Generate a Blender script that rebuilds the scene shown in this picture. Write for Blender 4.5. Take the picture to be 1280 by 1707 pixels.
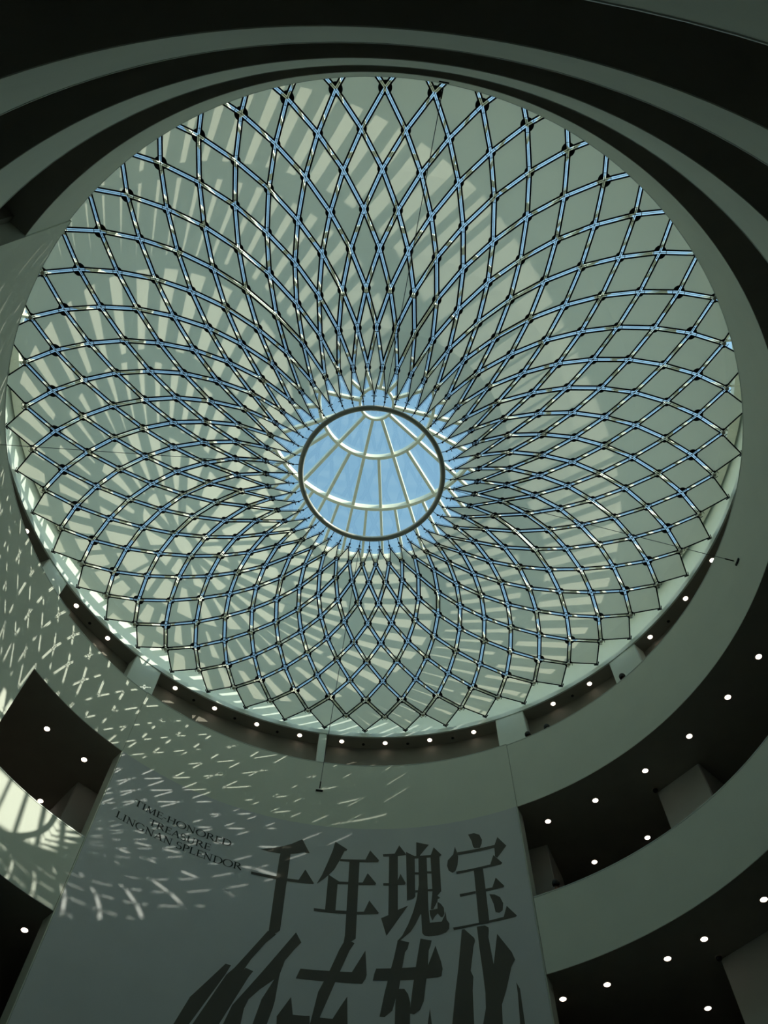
import bpy, bmesh, math, random
from mathutils import Vector, Matrix

for o in list(bpy.data.objects):
    bpy.data.objects.remove(o, do_unlink=True)
scene = bpy.context.scene
COL = scene.collection
rad, cos, sin, pi = math.radians, math.cos, math.sin, math.pi
E = 1.6                                   # eye height above the atrium floor

# ------------------------------------------------------------------ camera
cd = bpy.data.cameras.new('camera')
cd.sensor_fit = 'HORIZONTAL'; cd.sensor_width = 36.0; cd.lens = 36.0 * 1421.05 / 1280.0
cd.clip_end = 500
cam = bpy.data.objects.new('camera', cd); COL.objects.link(cam)
pitch, roll = rad(64.5424), rad(1.84975)
F = Vector((0, cos(pitch), sin(pitch))); R0 = Vector((1, 0, 0)); U0 = Vector((0, -sin(pitch), cos(pitch)))
Rv = cos(roll) * R0 + sin(roll) * U0; Uv = -sin(roll) * R0 + cos(roll) * U0
M = Matrix((Rv, Uv, -F)).transposed().to_4x4()
M.translation = Vector((0.3798, -9.4048, E))
cam.matrix_world = M
scene.camera = cam

# ------------------------------------------------------------------ sky, sun, exposure
SUN_AZ, SUN_EL = 150.0, 33.7              # where the light travels to, and how steeply
world = bpy.data.worlds.new('world'); scene.world = world; world.use_nodes = True
wn = world.node_tree; wn.nodes.clear()
wo = wn.nodes.new('ShaderNodeOutputWorld'); wb = wn.nodes.new('ShaderNodeBackground')
sky = wn.nodes.new('ShaderNodeTexSky'); sky.sky_type = 'NISHITA'; sky.sun_disc = False
sky.sun_elevation = rad(SUN_EL); sky.sun_rotation = rad(120); sky.air_density = 1.0; sky.dust_density = 1.2; sky.ozone_density = 1.5
hs = wn.nodes.new('ShaderNodeHueSaturation'); hs.inputs['Saturation'].default_value = 0.90
tn = wn.nodes.new('ShaderNodeMix'); tn.data_type = 'RGBA'; tn.blend_type = 'MULTIPLY'; tn.inputs['Factor'].default_value = 1.0
tn.inputs['B'].default_value = (0.85, 1.06, 0.92, 1)   # the camera's cool green white balance
wn.links.new(sky.outputs[0], hs.inputs['Color']); wn.links.new(hs.outputs[0], tn.inputs['A']); wn.links.new(tn.outputs['Result'], wb.inputs[0])
wb.inputs[1].default_value = 0.345
wn.links.new(wb.outputs[0], wo.inputs[0])
sd = bpy.data.lights.new('sun', 'SUN'); sd.energy = 4.1; sd.angle = rad(0.32); sd.color = (1.0, 0.92, 0.78)
sun = bpy.data.objects.new('sun', sd); COL.objects.link(sun)
sdir = Vector((cos(rad(SUN_AZ)) * cos(rad(SUN_EL)), sin(rad(SUN_AZ)) * cos(rad(SUN_EL)), -sin(rad(SUN_EL))))
sun.rotation_euler = sdir.to_track_quat('-Z', 'Y').to_euler(); sun.location = (20, -12, 40)
vs = scene.view_settings
vs.view_transform = 'Standard'; vs.look = 'None'; vs.exposure = 0.15; vs.gamma = 1.0; vs.use_curve_mapping = False
scene.cycles.max_bounces = 8; scene.cycles.diffuse_bounces = 5; scene.cycles.caustics_reflective = False; scene.cycles.caustics_refractive = False; scene.cycles.transparent_max_bounces = 16
scene.cycles.sample_clamp_indirect = 6.0
scene.cycles.use_denoising = True

# ------------------------------------------------------------------ materials
def mat(name, color, rough=0.6, var=0.06, scale=3.0, bump=0.0, bscale=40.0, metal=0.0, stretch=(1, 1, 1)):
    m = bpy.data.materials.new(name); m.use_nodes = True; n = m.node_tree; b = n.nodes['Principled BSDF']
    b.inputs['Roughness'].default_value = rough; b.inputs['Metallic'].default_value = metal
    tc = n.nodes.new('ShaderNodeTexCoord'); mp = n.nodes.new('ShaderNodeMapping'); mp.inputs['Scale'].default_value = stretch
    n.links.new(tc.outputs['Object'], mp.inputs[0])
    nz = n.nodes.new('ShaderNodeTexNoise'); nz.inputs['Scale'].default_value = scale; nz.inputs['Detail'].default_value = 4
    n.links.new(mp.outputs[0], nz.inputs['Vector'])
    mx = n.nodes.new('ShaderNodeMix'); mx.data_type = 'RGBA'
    mx.inputs['A'].default_value = (*[c * (1 - var) for c in color], 1); mx.inputs['B'].default_value = (*[min(1, c * (1 + var)) for c in color], 1)
    n.links.new(nz.outputs['Fac'], mx.inputs['Factor']); n.links.new(mx.outputs['Result'], b.inputs['Base Color'])
    if bump:
        n2 = n.nodes.new('ShaderNodeTexNoise'); n2.inputs['Scale'].default_value = bscale
        n.links.new(mp.outputs[0], n2.inputs['Vector'])
        bp = n.nodes.new('ShaderNodeBump'); bp.inputs['Strength'].default_value = bump; bp.inputs['Distance'].default_value = 0.02
        n.links.new(n2.outputs['Fac'], bp.inputs['Height']); n.links.new(bp.outputs[0], b.inputs['Normal'])
    return m

M_ = {}
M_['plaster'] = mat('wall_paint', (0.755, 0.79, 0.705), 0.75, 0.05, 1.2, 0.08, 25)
M_['white'] = mat('rim_paint', (0.82, 0.88, 0.83), 0.5, 0.03, 2.0)
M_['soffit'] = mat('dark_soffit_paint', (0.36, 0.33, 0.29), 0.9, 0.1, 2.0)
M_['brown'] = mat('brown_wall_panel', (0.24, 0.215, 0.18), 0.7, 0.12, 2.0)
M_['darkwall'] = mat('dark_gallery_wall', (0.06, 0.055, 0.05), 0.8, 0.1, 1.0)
M_['column'] = mat('column_paint', (0.62, 0.62, 0.58), 0.7, 0.05, 2.0)
M_['floor'] = mat('stone_floor', (0.42, 0.41, 0.38), 0.35, 0.08, 1.5)
M_['cream'] = mat('cream_steel_paint', (0.86, 0.83, 0.70), 0.45, 0.04, 3.0)
M_['black'] = mat('black_steel', (0.010, 0.012, 0.012), 0.95, 0.1, 8.0)
M_['cable'] = mat('cable_steel', (0.10, 0.11, 0.13), 0.4, 0.1, 20.0, metal=0.4)
M_['ring'] = mat('brushed_ring_steel', (0.74, 0.70, 0.62), 0.36, 0.05, 6.0, metal=0.2)
M_['clamp'] = mat('cast_clamp_metal', (0.55, 0.56, 0.55), 0.4, 0.1, 20.0, metal=0.5)
M_['tick'] = M_['black']
M_['rail'] = mat('parapet_cap_metal', (0.50, 0.54, 0.50), 0.45, 0.05, 5.0, metal=0.2)
M_['banner'] = mat('banner_fabric', (0.66, 0.675, 0.70), 0.8, 0.07, 1.0, 0.1, 60)
M_['ink'] = mat('banner_ink', (0.115, 0.106, 0.09), 0.8, 0.08, 2.0)
M_['ink2'] = mat('lettering_ink', (0.03, 0.034, 0.033), 0.8, 0.05, 2.0)
M_['trim'] = mat('downlight_trim', (0.35, 0.30, 0.24), 0.5, 0.05, 9.0)
M_['skin'] = mat('skin', (0.30, 0.17, 0.12), 0.6, 0.06, 20.0)
M_['hair'] = mat('black_hair', (0.012, 0.010, 0.010), 0.6, 0.1, 60.0)
M_['cloth'] = mat('dark_clothes', (0.06, 0.05, 0.06), 0.8, 0.1, 20.0)
M_['cloth2'] = mat('pink_clothes', (0.42, 0.20, 0.20), 0.8, 0.1, 20.0)
M_['smoke'] = mat('smoked_dome', (0.01, 0.01, 0.012), 0.15, 0.05, 5.0)

def panel_mat():
    m = bpy.data.materials.new('translucent_membrane'); m.use_nodes = True; n = m.node_tree; n.nodes.clear()
    out = n.nodes.new('ShaderNodeOutputMaterial'); df = n.nodes.new('ShaderNodeBsdfDiffuse'); tr = n.nodes.new('ShaderNodeBsdfTranslucent')
    mx = n.nodes.new('ShaderNodeMixShader'); mx.inputs[0].default_value = 0.41
    tc = n.nodes.new('ShaderNodeTexCoord'); nz = n.nodes.new('ShaderNodeTexNoise'); nz.inputs['Scale'].default_value = 0.9; nz.inputs['Detail'].default_value = 5
    n.links.new(tc.outputs['Object'], nz.inputs['Vector'])
    c = n.nodes.new('ShaderNodeMix'); c.data_type = 'RGBA'
    c.inputs['A'].default_value = (0.82, 0.82, 0.69, 1); c.inputs['B'].default_value = (0.88, 0.88, 0.75, 1)
    n.links.new(nz.outputs['Fac'], c.inputs['Factor'])
    n.links.new(c.outputs['Result'], df.inputs[0]); n.links.new(c.outputs['Result'], tr.inputs[0])
    n.links.new(df.outputs[0], mx.inputs[1]); n.links.new(tr.outputs[0], mx.inputs[2]); n.links.new(mx.outputs[0], out.inputs[0])
    return m
M_['panel'] = panel_mat()

def glass_mat():
    m = bpy.data.materials.new('roof_glass'); m.use_nodes = True; n = m.node_tree; n.nodes.clear()
    out = n.nodes.new('ShaderNodeOutputMaterial'); t = n.nodes.new('ShaderNodeBsdfTransparent'); g = n.nodes.new('ShaderNodeBsdfGlossy')
    g.inputs['Roughness'].default_value = 0.02; g.inputs['Color'].default_value = (0.9, 0.95, 0.95, 1)
    t.inputs[0].default_value = (0.93, 0.97, 0.96, 1)
    lw = n.nodes.new('ShaderNodeLayerWeight'); lw.inputs[0].default_value = 0.5
    pw = n.nodes.new('ShaderNodeMath'); pw.operation = 'POWER'; pw.inputs[1].default_value = 4.0; n.links.new(lw.outputs['Facing'], pw.inputs[0])
    ma = n.nodes.new('ShaderNodeMath'); ma.operation = 'MULTIPLY_ADD'; ma.inputs[1].default_value = 0.5; ma.inputs[2].default_value = 0.04; n.links.new(pw.outputs[0], ma.inputs[0])
    mx = n.nodes.new('ShaderNodeMixShader'); n.links.new(ma.outputs[0], mx.inputs[0])
    n.links.new(t.outputs[0], mx.inputs[1]); n.links.new(g.outputs[0], mx.inputs[2]); n.links.new(mx.outputs[0], out.inputs[0])
    return m
M_['glass'] = glass_mat()

def emit_mat(name, col, s):
    m = bpy.data.materials.new(name); m.use_nodes = True; n = m.node_tree; n.nodes.clear()
    out = n.nodes.new('ShaderNodeOutputMaterial'); e = n.nodes.new('ShaderNodeEmission')
    e.inputs[0].default_value = (*col, 1); e.inputs[1].default_value = s; n.links.new(e.outputs[0], out.inputs[0]); return m
M_['lamp'] = emit_mat('downlight_glow', (1.0, 0.88, 0.72), 4.5)

# ------------------------------------------------------------------ mesh helpers
class MB:
    """collects vertices and faces of one mesh"""
    def __init__(s): s.v = []; s.f = []
    def add(s, vs, fs):
        b = len(s.v); s.v += [tuple(x) for x in vs]; s.f += [tuple(b + i for i in f) for f in fs]
    def box8(s, p):   # 4 lower corners then 4 upper corners, same order
        s.add(p, [(3, 2, 1, 0), (4, 5, 6, 7), (0, 1, 5, 4), (1, 2, 6, 5), (2, 3, 7, 6), (3, 0, 4, 7)])
    def arc(s, r0, r1, a0, a1, z0, z1, step=1.5):
        n = max(2, int(abs(a1 - a0) / step) + 1); full = abs(abs(a1 - a0) - 360) < 1e-6
        pts = []
        for i in range(n if full else n + 1):
            a = rad(a0 + (a1 - a0) * i / n); c, t = cos(a), sin(a)
            pts += [(r0 * c, r0 * t, z0), (r1 * c, r1 * t, z0), (r1 * c, r1 * t, z1), (r0 * c, r0 * t, z1)]
        fs = []
        for i in range(n):
            a, b = 4 * i, 4 * ((i + 1) % n if full else i + 1)
            for k in range(4):
                k2 = (k + 1) % 4; fs.append((a + k, a + k2, b + k2, b + k))
        if not full: fs += [(0, 3, 2, 1), (4 * n, 4 * n + 1, 4 * n + 2, 4 * n + 3)]
        s.add(pts, fs)
    def tube(s, pts, r, n=6, closed=False):
        pts = [Vector(p) for p in pts]; ring = []
        N = len(pts)
        for i, p in enumerate(pts):
            a = pts[(i - 1) % N] if (closed or i > 0) else p; b = pts[(i + 1) % N] if (closed or i < N - 1) else p
            t = (b - a).normalized(); u = t.cross(Vector((0, 0, 1)))
            if u.length < 1e-4: u = t.cross(Vector((1, 0, 0)))
            u.normalize(); w = u.cross(t)
            ring.append([p + r * (cos(2 * pi * k / n) * u + sin(2 * pi * k / n) * w) for k in range(n)])
        vs = [q for R in ring for q in R]; fs = []
        for i in range(N if closed else N - 1):
            j = (i + 1) % N
            for k in range(n): fs.append((i * n + k, i * n + (k + 1) % n, j * n + (k + 1) % n, j * n + k))
        if not closed: fs += [tuple(range(n))[::-1], tuple((N - 1) * n + k for k in range(n))]
        s.add(vs, fs)
    def beam(s, a, b, w, h, up=Vector((0, 0, 1))):   # rectangular bar from a to b, top edge on the a-b line
        a, b = Vector(a), Vector(b); t = (b - a).normalized(); u = t.cross(up).normalized() * (w / 2); d = up.normalized() * h
        s.box8([a - u - d, b - u - d, b + u - d, a + u - d, a - u, b - u, b + u, a + u])
    def lathe(s, prof, n=16, c=(0, 0, 0)):
        vs = []; fs = []; k = len(prof)
        for i in range(n):
            a = 2 * pi * i / n
            vs += [(c[0] + r * cos(a), c[1] + r * sin(a), c[2] + z) for r, z in prof]
        for i in range(n):
            j = (i + 1) % n
            for q in range(k - 1): fs.append((i * k + q, j * k + q, j * k + q + 1, i * k + q + 1))
        s.add(vs, fs)
    def mesh(s, name, m, smooth=False):
        me = bpy.data.meshes.new(name); me.from_pydata(s.v, [], s.f); me.validate(); me.update()
        bm = bmesh.new(); bm.from_mesh(me); bmesh.ops.recalc_face_normals(bm, faces=bm.faces); bm.to_mesh(me); bm.free()
        me.materials.append(m)
        if smooth:
            for p in me.polygons: p.use_smooth = True
        return me
    def build(s, name, m, parent=None, smooth=False): return link(name, s.mesh(name, m, smooth), parent)

def link(name, me, parent=None):
    o = bpy.data.objects.new(name, me); COL.objects.link(o)
    if parent: o.parent = parent
    return o
def tag(o, label, cat, group=None):
    o['label'] = label; o['category'] = cat
    if group: o['group'] = group
    return o
def empty(name, loc=(0, 0, 0), rz=0.0):
    o = bpy.data.objects.new(name, None); COL.objects.link(o); o.location = loc; o.rotation_euler = (0, 0, rz); o.empty_display_size = 0.2; return o
def struct(o, label=None):
    o['kind'] = 'structure'
    if label: o['label'] = label
    return o
def pol(r, a, z=0.0): return Vector((r * cos(rad(a)), r * sin(rad(a)), z))
def ordinal(i): return ['first', 'second', 'third', 'fourth', 'fifth', 'sixth', 'seventh', 'eighth', 'ninth', 'tenth', 'eleventh', 'twelfth', 'thirteenth', 'fourteenth', 'fifteenth', 'sixteenth'][i]

# ------------------------------------------------------------------ levels
CT, CB = 21.46 + E, 18.80 + E             # top gallery parapet
BT, BB = 15.65 + E, 13.48 + E             # middle gallery parapet
AT, AB = 10.16 + E, 8.25 + E              # lower gallery parapet
ZT, ZB = 4.93 + E, 3.0 + E                # lowest gallery parapet
RIM = 24.65 + E                           # top gallery ceiling
LEFT0, LEFT1 = 153.0, 222.0               # solid wall on the left
FAR0, FAR1 = 63.0, 133.0                  # solid wall carrying the banner

# ------------------------------------------------------------------ the setting
b = MB(); b.arc(0.001, 18, 0, 360, -0.3, 0.0, 3); struct(b.build('floor', M_['floor']))
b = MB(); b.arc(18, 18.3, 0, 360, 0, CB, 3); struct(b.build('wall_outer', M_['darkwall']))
def parapet(name, a0, a1, z0, z1, r=10.0, cap=True):
    b = MB(); b.arc(r, r + 0.25, a0, a1, z0, z1 - 0.03); o = b.build(name, M_['plaster']); struct(o)
    if cap:
        c = MB(); c.arc(r - 0.008, r + 0.26, a0, a1, z1 - 0.03, z1); c.build('cap', M_['rail'], o)
    return o
parapet('wall_parapet_top_right', -138, 63, CB, CT)
parapet('wall_parapet_top_far', 63.05, 132.95, CB, CT + 0.03, 9.985)
parapet('wall_parapet_top_corner', 133, 153, CB, CT, 9.99)
parapet('wall_parapet_middle_right', -138, 62.9, BB, BT)
parapet('wall_parapet_middle_corner', 133.1, 153, BB, BT)
parapet('wall_parapet_lower_right', -138, 62.9, AB, AT)
parapet('wall_parapet_lower_corner', 133.1, 153, AB, AT)
parapet('wall_parapet_lowest_right', -138, 62.9, ZB, ZT)
parapet('wall_parapet_lowest_corner', 133.1, 153, ZB, ZT)
for nm, zb, th in (('top', CB, 1.6), ('middle', BB, 1.1), ('lower', AB, 0.8), ('lowest', ZB, 0.7)):
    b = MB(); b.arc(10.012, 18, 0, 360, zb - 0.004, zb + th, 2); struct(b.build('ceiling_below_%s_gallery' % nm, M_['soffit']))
b = MB(); b.arc(9.97, 10.40, LEFT0, LEFT1, 0, CT + 0.08); lw = struct(b.build('wall_left', M_['plaster']))
c = MB(); c.arc(9.962, 10.41, LEFT0, LEFT1, CT + 0.08, CT + 0.11); c.build('cap', M_['rail'], lw)
b = MB(); b.box8([pol(10.40, 221.9, 0), pol(14.5, 222.6, 0), pol(14.5, 223.6, 0), pol(10.40, 223.0, 0)] + [pol(10.40, 221.9, CB), pol(14.5, 222.6, CB), pol(14.5, 223.6, CB), pol(10.40, 223.0, CB)])
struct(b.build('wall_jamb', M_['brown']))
b = MB(); b.arc(10.0, 10.42, FAR0, FAR1, 0, CB); struct(b.build('wall_far', M_['plaster']))
# top gallery: brown back wall, ceiling ring, white upstand and opaque roof edge
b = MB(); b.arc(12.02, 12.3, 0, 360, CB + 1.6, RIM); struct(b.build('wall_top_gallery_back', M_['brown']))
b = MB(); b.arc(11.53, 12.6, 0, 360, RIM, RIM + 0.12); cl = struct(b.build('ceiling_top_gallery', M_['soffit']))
c = MB(); c.arc(11.47, 11.53, 0, 360, RIM, RIM + 0.20); c.build('edge_strip', M_['white'], cl)
b = MB(); b.arc(12.15, 12.4, 0, 360, RIM + 0.12, 27.2 + E); rw = struct(b.build('wall_roof_upstand', M_['white']))
c = MB(); c.arc(12.06, 12.15, 0, 360, RIM + 0.12, RIM + 0.36); c.build('ledge', M_['white'], rw)
b = MB(); b.arc(11.95, 13.2, 0, 360, 27.20 + E, 27.5 + E); struct(b.build('ceiling_roof_edge', M_['white']))

# ------------------------------------------------------------------ columns
def column(a, hw, r0, r1, z0, z1, label, m='column', group=None):
    c0 = pol(1, a); t = Vector((-c0.y, c0.x, 0))
    e = empty('column', c0 * r0 + Vector((0, 0, z0)), rad(a)); tag(e, label, 'column', group)
    d = r1 - r0; h = z1 - z0; k = 0.03
    s = MB()
    prof = [(0, -hw + k), (k, -hw), (d, -hw), (d, hw), (k, hw), (0, hw - k)]
    n = len(prof); vs = [(x, y, 0.12) for x, y in prof] + [(x, y, h) for x, y in prof]
    s.add(vs, [tuple(range(n))[::-1], tuple(range(n, 2 * n))] + [(i, (i + 1) % n, n + (i + 1) % n, n + i) for i in range(n)])
    s.build('shaft', M_[m], e)
    p = MB(); p.box8([(-0.02, -hw - 0.02, 0), (d, -hw - 0.02, 0), (d, hw + 0.02, 0), (-0.02, hw + 0.02, 0)] + [(-0.02, -hw - 0.02, 0.12), (d, -hw - 0.02, 0.12), (d, hw + 0.02, 0.12), (-0.02, hw + 0.02, 0.12)])
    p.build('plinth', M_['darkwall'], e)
    return e
FC, FB, FA = CB + 1.602, BB + 1.102, AB + 0.802
column(40.5, 0.57, 11.50, 12.0, FC, RIM - 0.002, 'white column in the top gallery behind the single person\'s head at right', 'white')
column(63.6, 0.53, 11.50, 12.0, FC, RIM - 0.002, 'white column in the top gallery above the right edge of the banner', 'white')
column(97.9, 0.14, 11.50, 12.0, FC, RIM - 0.002, 'slim white column in the top gallery behind the hanging vertical cable', 'white')
column(132.0, 0.53, 11.50, 12.0, FC, RIM - 0.002, 'white column in the top gallery above the left edge of the banner', 'white')
column(154.7, 0.53, 11.50, 12.0, FC, RIM - 0.002, 'white sunlit column in the top gallery, leftmost above the patterned wall', 'white')
column(40.4, 0.75, 11.80, 13.3, FB, CB, 'pale broad column in the middle gallery at right with a dome camera')
column(65.4, 0.75, 11.75, 13.3, FB, CB, 'pale column in the middle gallery just right of the banner')
column(130.4, 0.75, 11.80, 13.3, FB, CB, 'pale column in the middle gallery just left of the banner')
column(40.4, 0.75, 11.80, 13.3, FA, BB, 'pale broad column in the lower gallery at the bottom right corner')

# ------------------------------------------------------------------ downlights
def lamp_meshes():
    t = MB(); t.lathe([(0.083, -0.010), (0.108, -0.010), (0.108, 0.0), (0.083, 0.0), (0.083, -0.010)], 20)
    g = MB(); g.lathe([(0.001, -0.024), (0.045, -0.021), (0.074, -0.009), (0.082, -0.001), (0.001, -0.001)], 20)
    return t.mesh('trim', M_['trim'], True), g.mesh('lamp', M_['lamp'], True)
TRIM, LAMP = lamp_meshes()
def downlight(r, a, z, label, group):
    e = empty('downlight', pol(r, a, z - 0.005)); tag(e, label, 'downlight', group)
    link('trim', TRIM, e); link('lamp', LAMP, e)
tops = [163.0, 148.0, 140.3, 125.7, 117.9, 109.9, 102.0, 94.4, 86.6, 78.6, 70.6, 55.6, 48.3, 35.0, 26.1, 18.3, 10.5]
for i, a in enumerate(tops):
    k = 'lit round downlight in the top gallery ceiling, ' + (ordinal(i) + ' from the left' if i < 9 else ordinal(len(tops) - 1 - i) + ' from the right')
    downlight(11.75, a, RIM, k, 'top gallery downlights')
for i, a in enumerate([59.8, 51.7, 42.7, 34.1, 25.8, 18.2]):
    downlight(10.92, a, CB, 'lit downlight in the right middle gallery ceiling, %s from the banner in the front row' % ordinal(i), 'middle gallery downlights')
for i, a in enumerate([57.3, 49.5]):
    downlight(13.09, a, CB, 'lit downlight in the right middle gallery ceiling, %s from the banner in the back row' % ordinal(i), 'middle gallery downlights')
downlight(11.03, 143.3, CB, 'lit downlight in the left middle gallery ceiling nearest the patterned wall', 'middle gallery downlights')
downlight(11.03, 136.0, CB, 'lit downlight in the left middle gallery ceiling, middle of the front row', 'middle gallery downlights')
downlight(11.03, 131.3, CB, 'lit downlight in the left middle gallery half hidden by the banner wall', 'middle gallery downlights')
downlight(13.22, 135.4, CB, 'lit downlight in the left middle gallery just above the sunlit parapet', 'middle gallery downlights')
for i, a in enumerate([62.7, 56.8, 48.5, 43.3, 34.4]):
    downlight(10.98, a, BB, 'lit downlight in the right lower gallery ceiling, %s from the banner in the front row' % ordinal(i), 'lower gallery downlights')
downlight(13.09, 49.3, BB, 'lit downlight in the right lower gallery ceiling, alone in the back row', 'lower gallery downlights')
downlight(10.99, 133.6, BB, 'lit downlight in the left lower gallery at the left edge of the banner', 'lower gallery downlights')
SP = MB(); SP.lathe([(0.001, -0.035), (0.03, -0.03), (0.034, -0.012), (0.055, -0.006), (0.055, 0.0)], 10)
SPM = SP.mesh('sprinkler', M_['black'], True)
for i, a in enumerate((144.2, 121.8, 113.9, 106.0, 98.3, 90.5, 82.6, 74.5, 52.0, 31.0)):
    o = link('ceiling_sensor', SPM); o.location = pol(11.83, a, RIM - 0.0005)
    tag(o, 'tiny black ceiling sensor between the top gallery downlights, %s from the left' % ordinal(i), 'sensor', 'top gallery ceiling sensors')

# dome cameras on the ceilings beside the columns
for a, r, z, lb in ((43.87, 11.67, CB, 'black dome camera on the middle gallery ceiling beside the broad column'), (43.86, 11.70, BB, 'black dome camera on the lower gallery ceiling at bottom right')):
    e = empty('dome_camera', pol(r, a, z - 0.005)); tag(e, lb, 'camera')
    q = MB(); q.lathe([(0.001, -0.03), (0.085, -0.03), (0.09, 0.0), (0.001, 0.0)], 18); q.build('base', M_['trim'], e, True)
    q = MB(); q.lathe([(0.075, -0.03)] + [(0.075 * cos(rad(t)), -0.03 - 0.075 * sin(rad(t))) for t in range(15, 91, 15)], 18); q.build('dome', M_['smoke'], e, True)

# ------------------------------------------------------------------ canopy of diamond panels
N = 48; PHI = 7.82
RR = [2.22, 3.035, 3.985, 4.97, 5.96, 6.92, 7.90, 8.865, 9.84, 10.75, 11.555]
ZZ = [22.02, 22.437, 23.01, 23.36, 23.72, 24.007, 24.296, 24.497, 24.693, 24.884, 24.995]
def node(k, i): return pol(RR[k], PHI + (i + (k % 2) / 2) * 360 / N, ZZ[k] + E)
canopy = empty('canopy', (0, 0, 0))
tag(canopy, 'round funnel canopy of pale diamond panels hung under the glass roof', 'canopy')
GAP = 0.036
RC = [0, 0.09, 0.115, 0.13, 0.135, 0.138, 0.138, 0.138, 0.185, 0.135, 0]

def panel_geo(k):
    """corner outline of panel row k (inner, right, outer, left), its offset corners and plane"""
    P = [node(k, 0), node(k + 1, -1 if k % 2 == 0 else 0), node(k + 2, 0), node(k + 1, 0 if k % 2 == 0 else 1)]
    n = (P[2] - P[0]).cross(P[3] - P[1]).normalized()
    if n.z < 0: n = -n
    ctr = sum(P, Vector()) / 4
    u = (P[2] - P[0]).normalized(); v = n.cross(u)
    q = [((p - ctr).dot(u), (p - ctr).dot(v)) for p in P]; hz = [(p - ctr).dot(n) for p in P]
    return P, ctr, u, v, n, q, hz
def offset(q, d):
    out = []; m = len(q)
    area = sum(q[i][0] * q[(i + 1) % m][1] - q[(i + 1) % m][0] * q[i][1] for i in range(m)); sg = 1 if area > 0 else -1
    L = []
    for i in range(m):
        a, b2 = q[i], q[(i + 1) % m]; dx, dy = b2[0] - a[0], b2[1] - a[1]; l = math.hypot(dx, dy)
        nx, ny = -dy / l * sg, dx / l * sg; L.append((a[0] + nx * d, a[1] + ny * d, dx / l, dy / l))
    for i in range(m):
        a, b2 = L[i - 1], L[i]; den = a[2] * b2[3] - a[3] * b2[2]
        t = ((b2[0] - a[0]) * b2[3] - (b2[1] - a[1]) * b2[2]) / den
        out.append((a[0] + a[2] * t, a[1] + a[3] * t))
    return out
def panel_parts(k):
    P, ctr, u, v, n, q, hz = panel_geo(k)
    def lift(p, dz=0.0):   # bilinear-ish height of the twisted diamond
        # interpolate corner heights by inverse distance in the long / short axis frame
        fu = (p[0] - q[0][0]) / (q[2][0] - q[0][0]); hh = hz[0] * (1 - fu) + hz[2] * fu
        mid = (hz[1] + hz[3]) / 2 - (hz[0] + hz[2]) / 2; w = 1 - abs(2 * fu - 1)
        return ctr + u * p[0] + v * p[1] + n * (hh + mid * w + dz)
    g = [0.022, 0.027, 0.032, 0.035][k] if k < 4 else GAP
    o1 = offset(q, g); o2 = offset(q, g + (0.028 if k == 0 else 0.041)); o3 = offset(q, g + 0.014)
    s = MB(); s.add([lift(p, 0.004) for p in o3], [(0, 1, 2), (0, 2, 3)] if False else [(0, 1, 3), (1, 2, 3)])
    f = MB()
    for i in range(4):
        j = (i + 1) % 4
        f.box8([lift(o1[i], -0.008), lift(o1[j], -0.008), lift(o2[j], -0.008), lift(o2[i], -0.008), lift(o1[i], 0.010), lift(o1[j], 0.010), lift(o2[j], 0.010), lift(o2[i], 0.010)])
    rows = [k, k + 1, k + 2, k + 1]
    for c in range(4):
        rc = RC[rows[c]]; V = o1[c]; N0 = q[c]
        dv = math.hypot(V[0] - N0[0], V[1] - N0[1])
        if rc <= dv * 1.08: continue
        ends = []
        for nb in (o1[(c + 1) % 4], o1[(c - 1) % 4]):
            dx, dy = nb[0] - V[0], nb[1] - V[1]; l = math.hypot(dx, dy); dx /= l; dy /= l
            ex, ey = V[0] - N0[0], V[1] - N0[1]; bb = ex * dx + ey * dy; cc = ex * ex + ey * ey - rc * rc
            t = -bb + math.sqrt(bb * bb - cc); ends.append((V[0] + dx * t, V[1] + dy * t))
        a0 = math.atan2(ends[0][1] - N0[1], ends[0][0] - N0[0]); a1 = math.atan2(ends[1][1] - N0[1], ends[1][0] - N0[0])
        da = (a1 - a0 + pi) % (2 * pi) - pi
        arc = [(N0[0] + rc * cos(a0 + da * t / 6), N0[1] + rc * sin(a0 + da * t / 6)) for t in range(7)]
        poly = [V] + arc; m = len(poly)
        lo = [lift(p, -0.012) for p in poly]; hi = [lift(p, 0.002) for p in poly]
        f.add(lo + hi, [tuple(range(m)), tuple(range(m, 2 * m))[::-1]] + [(i, (i + 1) % m, m + (i + 1) % m, m + i) for i in range(m)])
    return s, f
def rot_mb(mb, ang, into):
    c, t = cos(ang), sin(ang); into.add([(x * c - y * t, x * t + y * c, z) for x, y, z in mb.v], mb.f)
STEP = 2 * pi / N
count = 0; rest_p, rest_f = MB(), MB()
for k in range(8, -1, -1):
    s, f = panel_parts(k); ms = s.mesh('panel', M_['panel']); mf = f.mesh('edge_frame', M_['black'])
    order = sorted(range(N), key=lambda i: abs(((PHI + i * 7.5 + 90 + 180) % 360) - 180))
    for i in order:
        if count < 300:
            o = link('panel', ms, canopy); o.rotation_euler = (0, 0, STEP * i); link('edge_frame', mf, o); count += 1
        else:
            rot_mb(s, STEP * i, rest_p); rot_mb(f, STEP * i, rest_f)
o = rest_p.build('panel', M_['panel'], canopy); o['kind'] = 'stuff'
o2 = rest_f.build('edge_frame', M_['black'], o); o2['kind'] = 'stuff'

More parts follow.
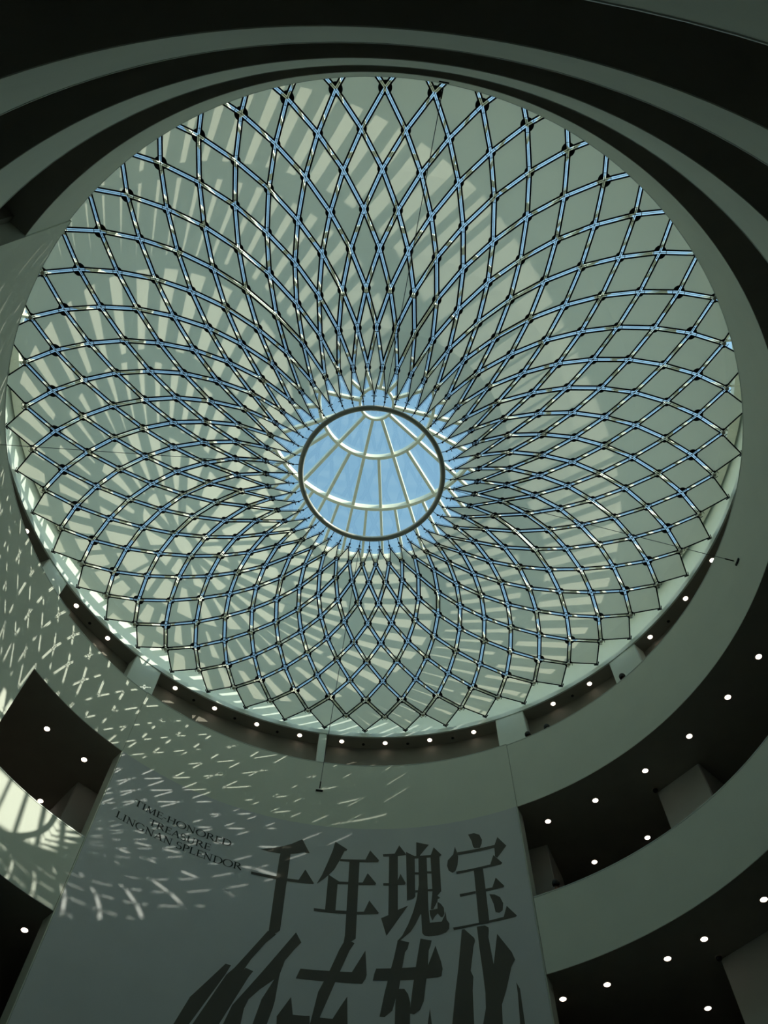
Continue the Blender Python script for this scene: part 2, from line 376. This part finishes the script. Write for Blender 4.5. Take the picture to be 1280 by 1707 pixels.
# clamps where the gaps cross
count = 0; rest_c, rest_t = MB(), MB()
for k in range(9, 0, -1):
    p = node(k, 0); off = 0.5 if k % 2 == 0 else 0.5
    nb = []
    a_here = PHI + (k % 2) / 2 * 7.5
    for dk in (-1, 1):
        for da in (-3.75, 3.75): nb.append(pol(RR[k + dk], a_here + da, ZZ[k + dk] + E))
    s = MB(); s.lathe([(0.001, -0.03), (0.014, -0.026), (0.016, 0.03), (0.001, 0.035)], 8, p)
    up = Vector((0, 0, 1))
    for w in nb:
        d = (w - p).normalized(); sd_ = d.cross(up).normalized()
        rc = max(RC[k], 0.1)
        c0 = p + d * rc; s.tube([p, c0 - Vector((0, 0, 0.008))], 0.006, 4); s.beam(c0 - sd_ * (GAP + 0.02), c0 + sd_ * (GAP + 0.02), 0.012, 0.02)
    me = s.mesh('clamp', M_['black'])
    for i in range(N):
        if count < 300: o = link('clamp', me, canopy); o.rotation_euler = (0, 0, STEP * i); count += 1
        else: rot_mb(s, STEP * i, rest_c)
o = rest_c.build('clamp', M_['black'], canopy); o['kind'] = 'stuff'
# net cables down the middle of the gaps, two winding families
for sgn in (1, -1):
    s = MB(); s.tube([pol(RR[k], PHI + sgn * k * 3.75, ZZ[k] + E + 0.02) for k in range(0, 10)], 0.006, 4)
    me = s.mesh('net_cable', M_['cable'])
    for i in range(N): o = link('net_cable', me, canopy); o.rotation_euler = (0, 0, STEP * i)
# struts from the outer clamps to the white upstand
s = MB(); p = node(9, 0); a9 = PHI + 3.75
s.tube([p + Vector((0, 0, 0.03)), pol(12.0, a9, 27.0 + E)], 0.045, 8)
s.tube([p + Vector((0, 0, -0.05)), p + Vector((0, 0, 0.09))], 0.06, 10)
me = s.mesh('rim_strut', M_['cream'], False)
for i in range(N): o = link('rim_strut', me, canopy); o.rotation_euler = (0, 0, STEP * i)
# small brackets on the outermost panel tips
s = MB(); p = node(10, 0); er = pol(1, PHI); et = Vector((-er.y, er.x, 0))
for t in (-1, 1): s.beam(p - er * 0.03, p - er * 0.12 + et * t * 0.10, 0.022, 0.04)
s.tube([p - er * 0.03, pol(12.15, PHI, ZZ[10] + E)], 0.008, 5)
me = s.mesh('tip_bracket', M_['black'])
for i in range(N): o = link('tip_bracket', me, canopy); o.rotation_euler = (0, 0, STEP * i)
# inner steel ring with links to every tip
s = MB(); s.tube([pol(2.0, a, 22.10 + E) for a in range(0, 360, 4)], 0.078, 14, True); s.build('centre_ring', M_['ring'], canopy, True)
s = MB(); er = pol(1, PHI); et = Vector((-er.y, er.x, 0)); p = node(0, 0)
s.tube([pol(2.07, PHI, 22.09 + E), p], 0.010, 6); s.lathe([(0.001, -0.03), (0.028, -0.012), (0.028, 0.012), (0.001, 0.03)], 8, p)
p2 = p + er * 0.13 + Vector((0, 0, 0.06)); s.beam(p2 - et * 0.075, p2 + et * 0.075, 0.016, 0.02); s.tube([p, p2], 0.012, 5)
me = s.mesh('ring_link', M_['black'])
for i in range(N): o = link('ring_link', me, canopy); o.rotation_euler = (0, 0, STEP * i)

# ------------------------------------------------------------------ glass roof
roof = empty('glass_roof', (0, 0, 0)); tag(roof, 'shallow domed glass roof with cream radial ribs above the canopy', 'roof')
RG = [0.58, 2.0, 3.96, 5.93, 8.10, 10.0, 11.9]; PH = 101.3
def zr(r): return 28.70 - 1.5 * (r / 12.1) ** 2 + E
def rp(r, a, dz=0): return pol(r, a, zr(r) + dz)
zones = [(0, 1, 12, 0.10, 0.22), (1, 2, 24, 0.105, 0.26), (2, 3, 48, 0.09, 0.28), (3, 4, 48, 0.09, 0.33)]
for i0, i1, n, w, h in zones:
    s = MB(); s.beam(rp(RG[i0], PH), rp(RG[i1], PH), w, h); me = s.mesh('rib', M_['cream'])
    g = MB(); da = 360 / n / 2
    cs = []
    for r, a in ((RG[i0], PH - da), (RG[i1], PH - da), (RG[i1], PH + da), (RG[i0], PH + da)): cs.append(rp(r, a))
    sub = 4; lo = []
    for t in range(sub + 1): lo += [rp(RG[i0], PH - da + 2 * da * t / sub, 0.01), rp(RG[i1], PH - da + 2 * da * t / sub, 0.01)]
    hi = [p + Vector((0, 0, 0.024)) for p in lo]; m = len(lo)
    fs = []
    for t in range(sub): fs += [(2 * t, 2 * t + 1, 2 * t + 3, 2 * t + 2), (m + 2 * t, m + 2 * t + 2, m + 2 * t + 3, m + 2 * t + 1)]
    fs += [(0, m, m + 1, 1), (2 * sub, 2 * sub + 1, m + 2 * sub + 1, m + 2 * sub)]
    for t in range(sub): fs += [(2 * t, 2 * t + 2, m + 2 * t + 2, m + 2 * t), (2 * t + 1, m + 2 * t + 1, m + 2 * t + 3, 2 * t + 3)]
    g.add(lo + hi, fs); gm = g.mesh('pane', M_['glass'])
    for i in range(n):
        o = link('rib', me, roof); o.rotation_euler = (0, 0, 2 * pi * i / n)
        o = link('pane', gm, roof); o.rotation_euler = (0, 0, 2 * pi * (i + 0.5) / n)
s = MB()
for i in range(4, 6): s.beam(rp(RG[i], PH), rp(RG[i + 1], PH), 0.08, 0.33)
me = s.mesh('rib', M_['cream'])
for i in range(96): o = link('rib', me, roof); o.rotation_euler = (0, 0, 2 * pi * i / 96)
g = MB()
for zi in range(4, 6):
    for i in range(96):
        a0, a1 = PH + i * 3.75, PH + (i + 1) * 3.75
        lo = [rp(RG[zi], a0, .01), rp(RG[zi + 1], a0, .01), rp(RG[zi + 1], a1, .01), rp(RG[zi], a1, .01)]
        g.box8(lo + [p + Vector((0, 0, 0.024)) for p in lo])
o = g.build('pane', M_['glass'], roof); o['kind'] = 'stuff'
g = MB(); g.lathe([(0.001, 0.01), (0.55, 0.01), (0.55, 0.034), (0.001, 0.034)], 24, (0, 0, zr(0.3))); g.build('crown_pane', M_['glass'], roof)
for i, r in enumerate(RG):
    s = MB(); w = [0.04, 0.05, 0.055, 0.08, 0.08, 0.08, 0.16][i]; h = [0.22, 0.28, 0.30, 0.36, 0.32, 0.32, 0.3][i]
    s.arc(r - w, r + w, 0, 360, zr(r) - h, zr(r) + 0.01, 2.5); s.build('ring_beam', M_['cream'], roof)

# ------------------------------------------------------------------ stay cables with wall brackets
for a, lb in ((97.8, 'thin black stay cable hanging down to a bracket above the banner'), (7.8, 'thin black stay cable running to a bracket on the right parapet'),
              (187.8, 'thin black stay cable running out over the left wall'), (277.8, 'thin black stay cable at the top running to the near parapet')):
    e = empty('stay_cable', pol(9.93, a, 20.2 + E), rad(a)); tag(e, lb, 'cable')
    rw_ = 9.97 if a == 187.8 else (9.985 if a == 97.8 else 10.0); dx = rw_ - 9.93
    s = MB(); s.tube([(-0.02, 0, 0.02), (-7.86, 0, 1.86)], 0.009, 6); s.build('cable', M_['cable'], e)
    s = MB(); s.box8([(dx - 0.03, -0.11, -0.03), (dx, -0.11, -0.03), (dx, 0.11, -0.03), (dx - 0.03, 0.11, -0.03), (dx - 0.03, -0.11, 0.03), (dx, -0.11, 0.03), (dx, 0.11, 0.03), (dx - 0.03, 0.11, 0.03)])
    s.build('bracket', M_['black'], e)
    s = MB(); s.tube([(-0.04, 0, 0.025), (-0.26, 0, 0.076)], 0.018, 8); s.build('turnbuckle', M_['black'], e)
GLYPHS = {
    'A': [[(-1.443,19.138),(-1.117,19.263),(-0.808,19.42),(-0.572,19.562),(-0.293,19.787),(-0.035,19.323),(-0.149,19.319),(-0.19,19.336),(-0.383,19.25),(-0.568,19.187),(-0.859,19.136),(-1.175,19.12)],[(-0.852,19.157),(-0.57,19.211),(-0.563,18.412),(-0.567,18.056),(-0.56,17.252),(-0.563,16.709),(-0.686,16.587),(-0.847,16.622),(-0.853,17.314),(-0.862,18.057),(-0.866,18.964)],[(-1.571,18.323),(-0.844,18.349),(-0.831,18.252),(-1.557,18.238)],[(-0.583,18.345),(-0.25,18.361),(-0.102,18.739),(0.18,18.309),(0.146,18.281),(-0.571,18.249)]],
    'B': [[(0.666,19.847),(1.029,19.592),(1.005,19.535),(0.951,19.531),(0.835,19.183),(0.696,18.837),(0.543,18.624),(0.438,18.494),(0.252,18.31),(0.375,18.626),(0.501,19.081),(0.614,19.525)],[(0.85,19.23),(1.561,19.248),(1.686,19.582),(1.948,19.228),(1.923,19.161),(1.394,19.153),(0.837,19.15)],[(1.11,19.16),(1.396,19.175),(1.394,18.264),(1.394,16.69),(1.3,16.612),(1.091,16.57),(1.113,16.769),(1.112,18.355)],[(0.549,18.658),(0.862,18.453),(1.115,18.457),(1.12,18.372),(0.825,18.354),(0.82,17.496),(0.543,17.479),(0.548,18.2)],[(1.395,18.45),(1.509,18.454),(1.639,18.773),(1.885,18.431),(1.86,18.378),(1.399,18.363)],[(0.243,17.522),(0.548,17.513),(1.122,17.518),(1.127,17.423),(0.842,17.419),(0.251,17.43)],[(1.392,17.501),(1.577,17.513),(1.71,17.869),(1.973,17.48),(1.949,17.441),(1.396,17.417)]],
    'C': [[(2.054,19.442),(2.39,19.453),(2.521,19.746),(2.699,19.444),(2.716,19.385),(2.481,19.356),(2.065,19.358)],[(2.231,19.369),(2.481,19.356),(2.479,17.543),(2.228,17.376)],[(2.078,18.439),(2.244,18.434),(2.245,18.345),(2.079,18.354)],[(2.471,18.498),(2.555,18.73),(2.698,18.409),(2.672,18.358),(2.471,18.36)],[(2.036,17.313),(2.236,17.405),(2.479,17.553),(2.755,17.674),(2.614,17.456),(2.184,16.777)],[(2.717,19.493),(2.96,19.317),(2.952,17.94),(2.89,17.875),(2.727,17.837)],[(3.016,19.819),(3.38,19.678),(3.124,19.344),(3.076,19.225),(3.004,19.233)],[(2.951,19.318),(3.422,19.304),(3.514,19.565),(3.729,19.255),(3.669,19.209),(3.419,19.214),(2.949,19.228)],[(3.41,19.227),(3.663,19.21),(3.662,18.026),(3.552,17.899),(3.626,17.817),(3.556,17.787),(3.545,17.718),(3.425,17.486),(3.357,17.494),(3.421,18.061)],[(3.067,19.249),(3.302,19.242),(3.297,17.472),(3.083,17.359),(2.955,17.647),(3.055,18.313)],[(2.941,18.753),(3.082,18.738),(3.08,18.662),(2.939,18.677)],[(3.287,18.746),(3.419,18.728),(3.416,18.652),(3.284,18.67)],[(2.956,18.146),(3.051,18.136),(3.049,18.074),(2.954,18.073)],[(3.276,18.142),(3.424,18.143),(3.421,18.061),(3.274,18.08)],[(3.051,18.147),(3.075,17.359),(2.943,17.083),(2.808,16.867),(2.593,16.677),(2.479,16.578),(2.462,16.61),(2.593,16.769),(2.744,17.079),(2.883,17.456),(2.975,17.806)],[(3.1,17.376),(3.298,17.492),(3.318,17.092),(3.626,17.08),(3.709,17.241),(3.741,17.381),(3.761,17.127),(3.829,16.992),(3.813,16.844),(3.725,16.746),(3.525,16.69),(3.279,16.692),(3.166,16.723),(3.11,16.803),(3.102,17.106)],[(3.322,17.469),(3.535,17.49),(3.544,17.708),(3.634,17.625),(3.705,17.495),(3.713,17.318),(3.674,17.217),(3.615,17.216),(3.537,17.343),(3.467,17.275),(3.386,17.141),(3.334,17.311)]],
    'D': [[(4.535,19.827),(4.71,19.83),(4.86,19.731),(4.92,19.528),(4.898,19.389),(4.837,19.261),(4.683,19.279),(4.641,19.362),(4.619,19.563)],[(4.124,19.474),(4.17,19.283),(4.196,19.087),(4.159,18.815),(4.09,18.622),(4.003,18.582),(3.905,18.669),(3.864,18.849),(3.896,19.03),(4.06,19.211)],[(4.178,19.257),(5.264,19.235),(5.253,19.138),(4.182,19.161)],[(5.37,19.486),(5.591,19.097),(5.291,18.774),(5.231,18.839),(5.251,19.21)],[(4.108,18.601),(4.588,18.602),(5.073,18.61),(5.189,18.898),(5.411,18.564),(5.368,18.52),(4.866,18.531),(4.111,18.516)],[(4.597,18.6),(4.856,18.533),(4.867,17.761),(4.867,16.855),(4.853,16.799),(4.651,16.807),(4.594,16.859),(4.597,17.827)],[(4.151,17.848),(4.591,17.854),(4.593,17.774),(4.163,17.754)],[(4.858,17.859),(5.051,17.851),(5.174,18.136),(5.379,17.81),(5.356,17.774),(4.859,17.773)],[(4.949,17.665),(5.09,17.617),(5.223,17.496),(5.287,17.291),(5.247,17.077),(5.153,17.032),(5.059,17.077),(5.033,17.339)],[(3.915,16.86),(4.586,16.87),(4.869,16.875),(5.252,16.885),(5.368,17.185),(5.598,16.826),(5.562,16.797),(4.863,16.813),(4.581,16.812),(3.931,16.779)]],
    'E': [[(-0.867,16.639),(-0.646,16.582),(-0.865,16.301),(-1.171,15.762),(-2.112,13.518),(-2.404,13.442),(-1.694,15.23),(-1.531,15.456)],[(-1.761,15.506),(-1.626,15.494),(-1.711,15.241),(-2.492,13.418),(-2.781,13.336),(-2.424,14.468)],[(-1.264,15.519),(-1.067,15.47),(-1.155,15.296),(-1.805,13.592),(-2.074,13.527),(-1.605,14.906)],[(-0.146,16.729),(0.019,16.457),(-0.137,16.234),(-0.335,15.893),(-0.428,15.467),(-0.855,15.025),(-1.067,14.747),(-1.139,14.501),(-1.172,13.728),(-1.664,13.625),(-1.423,14.526),(-0.841,15.516)],[(-0.374,15.854),(-0.424,15.436),(-0.446,14.83),(-0.475,14.622),(-0.65,13.822),(-0.964,13.767),(-0.766,14.805),(-0.475,15.49)]],
    'F': [[(1.117,16.629),(1.303,16.602),(1.37,16.555),(1.251,16.333),(1.015,15.657),(0.647,14.553),(0.694,13.983),(0.368,13.954),(0.555,15.178),(0.798,15.778),(0.993,16.354)],[(0.068,15.735),(0.716,15.749),(1.343,15.753),(1.657,16.358),(1.711,15.683),(1.684,15.57),(1.605,15.446),(0.944,15.462),(-0.018,15.464)],[(-0.077,14.976),(0.011,14.548),(0.29,14.549),(0.408,14.562),(0.463,13.964),(-0.3,13.875),(-0.356,14.456)],[(1.262,15.107),(1.329,14.019),(0.655,13.98),(0.648,14.542),(0.946,14.534),(1.106,14.834)]],
    'G': [[(2.481,16.654),(2.77,16.561),(2.72,16.371),(2.662,16.29),(2.583,15.837),(2.508,15.323),(2.399,14.944),(2.346,14.758),(2.17,14.606),(2.047,14.617),(2.162,15.237),(2.377,16.135)],[(1.94,15.856),(2.92,15.856),(3.219,15.849),(3.438,16.399),(3.56,15.934),(3.589,15.746),(3.551,15.55),(3.467,15.531),(2.839,15.52),(1.864,15.534),(1.896,15.714)],[(3.061,16.645),(3.348,16.561),(3.314,16.425),(3.261,16.281),(3.228,15.848),(3.158,15.376),(3.1,14.958),(3.005,14.741),(2.86,14.641),(2.754,14.666),(2.836,15.304),(2.94,15.957)],[(2.471,15.305),(2.635,15.297),(2.725,15.156),(2.776,14.925),(2.746,14.006),(2.393,14.021),(2.417,14.943)],[(3.237,14.758),(3.304,13.965),(3.107,13.982)]],
    'H': [[(4.137,16.761),(4.205,16.759),(4.436,16.464),(4.452,16.375),(4.396,16.216),(4.278,15.581),(4.33,15.414),(4.284,15.073),(4.236,13.853),(3.681,13.927),(3.866,15.099),(3.981,15.731)],[(4.531,16.771),(4.737,16.759),(4.828,16.683),(4.828,16.585),(4.8,16.407),(4.856,15.647),(5.029,16.449),(5.337,15.856),(5.394,15.638),(5.278,15.468),(5.092,14.932),(4.943,14.593),(4.88,13.743),(4.355,13.835),(4.556,14.577),(4.582,14.944),(4.572,15.428),(4.544,16.145)],[(5.347,15.062),(5.414,14.875),(5.419,13.632),(5.285,13.662),(5.347,14.779)]],
}

# ------------------------------------------------------------------ banner with its printed characters
RB = 9.975
ban = empty('exhibition_banner', pol(RB, 98, 2.5), 0.0)
tag(ban, 'tall blue-grey exhibition banner with large dark Chinese characters on the far wall', 'banner')
inv = Matrix.Translation(-Vector(pol(RB, 98, 2.5)))
s = MB(); s.arc(RB, RB + 0.02, 63.15, 132.85, 2.5, CB - 0.01, 1.0)
s.v = [tuple(inv @ Vector(p)) for p in s.v]; s.build('fabric', M_['banner'], ban)
def print_polys(name, polys, m, label=None, r=RB - 0.006):
    bm = bmesh.new()
    for P in polys:
        vs = [bm.verts.new((x, z, 0)) for x, z in P]
        try: bm.faces.new(vs)
        except ValueError: pass
    bmesh.ops.triangulate(bm, faces=bm.faces[:])
    for _ in range(6):
        es = [e for e in bm.edges if e.calc_length() > 0.22]
        if not es: break
        bmesh.ops.subdivide_edges(bm, edges=es, cuts=1); bmesh.ops.triangulate(bm, faces=[f for f in bm.faces if len(f.verts) > 3])
    for v in bm.verts:
        a = rad(98) - v.co.x / 9.95
        v.co = inv @ Vector((r * cos(a), r * sin(a), v.co.y))
    ax = Vector(pol(RB, 98, 2.5))
    for f in bm.faces:
        c = f.calc_center_median() + ax
        if f.normal.dot(Vector((-c.x, -c.y, 0))) < 0: f.normal_flip()
    me = bpy.data.meshes.new(name); bm.to_mesh(me); bm.free(); me.materials.append(m)
    o = link(name, me, ban)
    if label: o['label'] = label
    return o
for k, lb in (('A', 'large dark character with one broad top stroke and a cross bar'), ('B', 'large dark character with a slanting stroke and three bars'),
              ('C', 'large dark dense character, third from the left'), ('D', 'large dark character with drops under a roof stroke')):
    print_polys('character', GLYPHS[k], M_['ink'], lb)
for k in 'EFGH':
    print_polys('shadow_lettering', GLYPHS[k], M_['ink'], 'slanting shadow-like dark strokes below the characters', RB - 0.0055)

def bar(x0, y0, x1, y1, w):
    dx, dy = x1 - x0, y1 - y0; l = math.hypot(dx, dy); nx, ny = -dy / l * w / 2, dx / l * w / 2
    return [(x0 + nx, y0 + ny), (x0 - nx, y0 - ny), (x1 - nx, y1 - ny), (x1 + nx, y1 + ny)]
def bow(cx, cy, rx, ry, a0, a1, t0, t1, n=14):   # stroke along an ellipse, thin at top and bottom, thick at the sides
    out = []
    for i in range(n):
        q = []
        for t in (i / n, (i + 1) / n):
            a = rad(a0 + (a1 - a0) * t); w = t0 + (t1 - t0) * abs(cos(a))
            q.append(((cx + (rx - w / 2) * cos(a), cy + (ry - w / 2) * sin(a)), (cx + (rx + w / 2) * cos(a), cy + (ry + w / 2) * sin(a))))
        out.append([q[0][0], q[0][1], q[1][1], q[1][0]])
    return out
TK, TN = 0.15, 0.07
def serif(x, y, w=0.34): return bar(x - w / 2, y, x + w / 2, y, 0.05)
def stem(x, w=TK): return [bar(x, 0, x, 1, w), serif(x, 0.025), serif(x, 0.975)]
def letter(c):
    if c == 'T': return 0.86, [bar(.43, 0, .43, 1, TK), serif(.43, .025), bar(.03, .965, .83, .965, TN), bar(.05, .99, .03, .80, .05), bar(.81, .99, .83, .80, .05)]
    if c == 'I': return 0.42, stem(.21)
    if c == 'M': return 1.15, [bar(.17, 0, .22, 1, TN), bar(.22, 1, .57, .03, TK), bar(.57, .03, .93, 1, TN), bar(.93, 1, .98, 0, TK), serif(.17, .025, .3), serif(.98, .025, .34), serif(.16, .975, .2), serif(1.0, .975, .2)]
    if c == 'E': return 0.74, stem(.2) + [bar(.2, .965, .66, .965, TN), bar(.2, .52, .56, .52, TN), bar(.2, .035, .70, .035, TN), bar(.65, .99, .66, .80, .05), bar(.56, .62, .56, .42, .045), bar(.69, .0, .72, .2, .05)]
    if c == 'H': return 1.02, stem(.2) + stem(.82) + [bar(.2, .52, .82, .52, TN)]
    if c == 'O': return 1.08, bow(.54, .5, .47, .5, 0, 360, .055, .15, 28)
    if c == 'N': return 1.02, [bar(.2, 0, .2, .95, TN), bar(.14, .98, .82, .0, TK), bar(.82, 0, .82, 1, TN), serif(.2, .025, .3), serif(.82, .975, .3), serif(.12, .975, .2)]
    if c == 'R': return 0.92, stem(.2) + bow(.36, .74, .30, .24, -90, 90, .055, .15) + [bar(.2, .965, .37, .965, TN), bar(.2, .52, .37, .52, TN), bar(.42, .52, .86, .02, TK)]
    if c == 'P': return 0.74, stem(.2) + bow(.36, .73, .31, .25, -90, 90, .055, .15) + [bar(.2, .965, .37, .965, TN), bar(.2, .49, .37, .49, TN)]
    if c == 'D': return 1.02, stem(.2) + bow(.42, .5, .52, .48, -90, 90, .055, .15) + [bar(.2, .965, .43, .965, TN), bar(.2, .035, .43, .035, TN)]
    if c == 'A': return 0.98, [bar(.14, 0, .48, 1, TN), bar(.47, 1, .84, 0, TK), bar(.27, .36, .70, .36, TN), serif(.14, .025, .28), serif(.84, .025, .32)]
    if c == 'S': return 0.66, bow(.33, .73, .24, .25, 35, 270, .06, .13) + bow(.33, .27, .26, .26, -150, 90, .06, .14)
    if c == 'U': return 0.98, [bar(.2, .38, .2, 1, TK), bar(.78, .38, .78, 1, TN), serif(.2, .975), serif(.78, .975, .28)] + bow(.49, .38, .29, .37, 180, 360, .06, .12)
    if c == 'L': return 0.74, stem(.2) + [bar(.2, .035, .66, .035, TN), bar(.66, .0, .70, .24, .05)]
    if c == 'G': return 1.05, bow(.53, .5, .46, .5, 45, 318, .055, .15, 22) + [bar(.88, .08, .88, .44, TK), serif(.88, .44, .3), bar(.86, .93, .88, .74, .05)]
    if c == '-': return 0.42, [bar(.06, .40, .36, .40, .09)]
    return 0.36, []
def text_line(txt, s0, s1, z, cap):
    tot = sum(letter(c)[0] for c in txt); kx = (s1 - s0) / tot; x = s0
    for c in txt:
        w, P = letter(c)
        if P: print_polys('letter', [[(x + px * kx, z + py * cap) for px, py in q] for q in P], M_['ink2'], None, RB - 0.0065)
        x += w * kx
text_line('TIME-HONORED', -5.21, -2.26, 17.34 + E, 0.215)
text_line('TREASURE', -4.65, -2.80, 16.99 + E, 0.215)
text_line('LINGNAN SPLENDOR', -5.57, -1.84, 16.67 + E, 0.225)

# ------------------------------------------------------------------ people looking over the parapets
def skin_mesh(name, verts, edges, radii, m, parent, root=0):
    me = bpy.data.meshes.new(name); me.from_pydata(verts, edges, []); me.materials.append(m)
    o = link(name, me, parent)
    md = o.modifiers.new('skin', 'SKIN'); md.use_smooth_shade = True
    for i, r in enumerate(radii):
        me.skin_vertices[0].data[i].radius = (r, r); me.skin_vertices[0].data[i].use_root = (i == root)
    sb = o.modifiers.new('sub', 'SUBSURF'); sb.levels = 1; sb.render_levels = 2
    return o
def person(a, r, zf, h, label, top, turn=0.0):
    k = h / 1.70; e = empty('person', pol(r, a, zf), rad(a) + pi + turn); tag(e, label, 'person', None)
    V = [(0, 0, .92), (0, 0, 1.12), (.01, 0, 1.32), (.015, 0, 1.43), (.02, 0, 1.50), (.03, 0, 1.57), (.03, 0, 1.645),
         (0, .18, 1.37), (.0, .27, 1.06), (.12, .20, 1.19), (.19, .15, 1.20), (0, -.18, 1.37), (.0, -.27, 1.06), (.12, -.20, 1.19), (.19, -.15, 1.20),
         (0, .10, .86), (.01, .10, .48), (-.01, .10, .08), (.14, .11, .035), (0, -.10, .86), (.01, -.10, .48), (-.01, -.10, .08), (.14, -.11, .035), (.125, 0, 1.575)]
    Ed = [(0, 1), (1, 2), (2, 3), (3, 4), (4, 5), (5, 6), (2, 7), (7, 8), (8, 9), (9, 10), (2, 11), (11, 12), (12, 13), (13, 14), (0, 15), (15, 16), (16, 17), (17, 18), (0, 19), (19, 20), (20, 21), (21, 22), (5, 23)]
    Rr = [.13, .12, .14, .065, .06, .085, .06, .06, .045, .035, .03, .06, .045, .035, .03, .085, .06, .042, .035, .085, .06, .042, .035, .018]
    V = [(x * k, y * k, z * k) for x, y, z in V]
    skin_mesh('body', V, Ed, [q * k for q in Rr], M_['skin'], e)
    ids = [0, 1, 2, 7, 8, 9, 11, 12, 13, 15, 16, 17, 19, 20, 21]; mp = {i: j for j, i in enumerate(ids)}
    skin_mesh('clothes', [V[i] for i in ids], [(mp[p], mp[q]) for p, q in Ed if p in mp and q in mp], [(Rr[i] + .018) * k for i in ids], M_[top], e)
    s = MB(); n = 14; prof = [(cos(rad(t)), sin(rad(t))) for t in range(-35, 91, 15)]
    s.lathe([(max(0.001, .098 * c), .118 * t) for c, t in prof], n)
    s.v = [((x - .022 - (0.05 if (x > 0.03 and z < 0.03) else 0)) * k, y * k, (z + 1.60) * k) for x, y, z in s.v]; s.build('hair', M_['hair'], e, True)
    return e
person(39.42, 10.46, FC, 1.86, 'person with black hair standing at the top parapet in front of a white column', 'cloth2', pi)
person(59.4, 10.44, FC, 1.76, 'person barely showing over the top parapet beside the white column', 'cloth', pi)
person(55.7, 10.46, FC, 1.74, 'dark-haired person\'s head just over the top parapet, right of another person', 'cloth', pi)
person(59.9, 10.48, FB, 1.74, 'person with dark hair standing at the middle parapet right of the banner', 'cloth', pi)
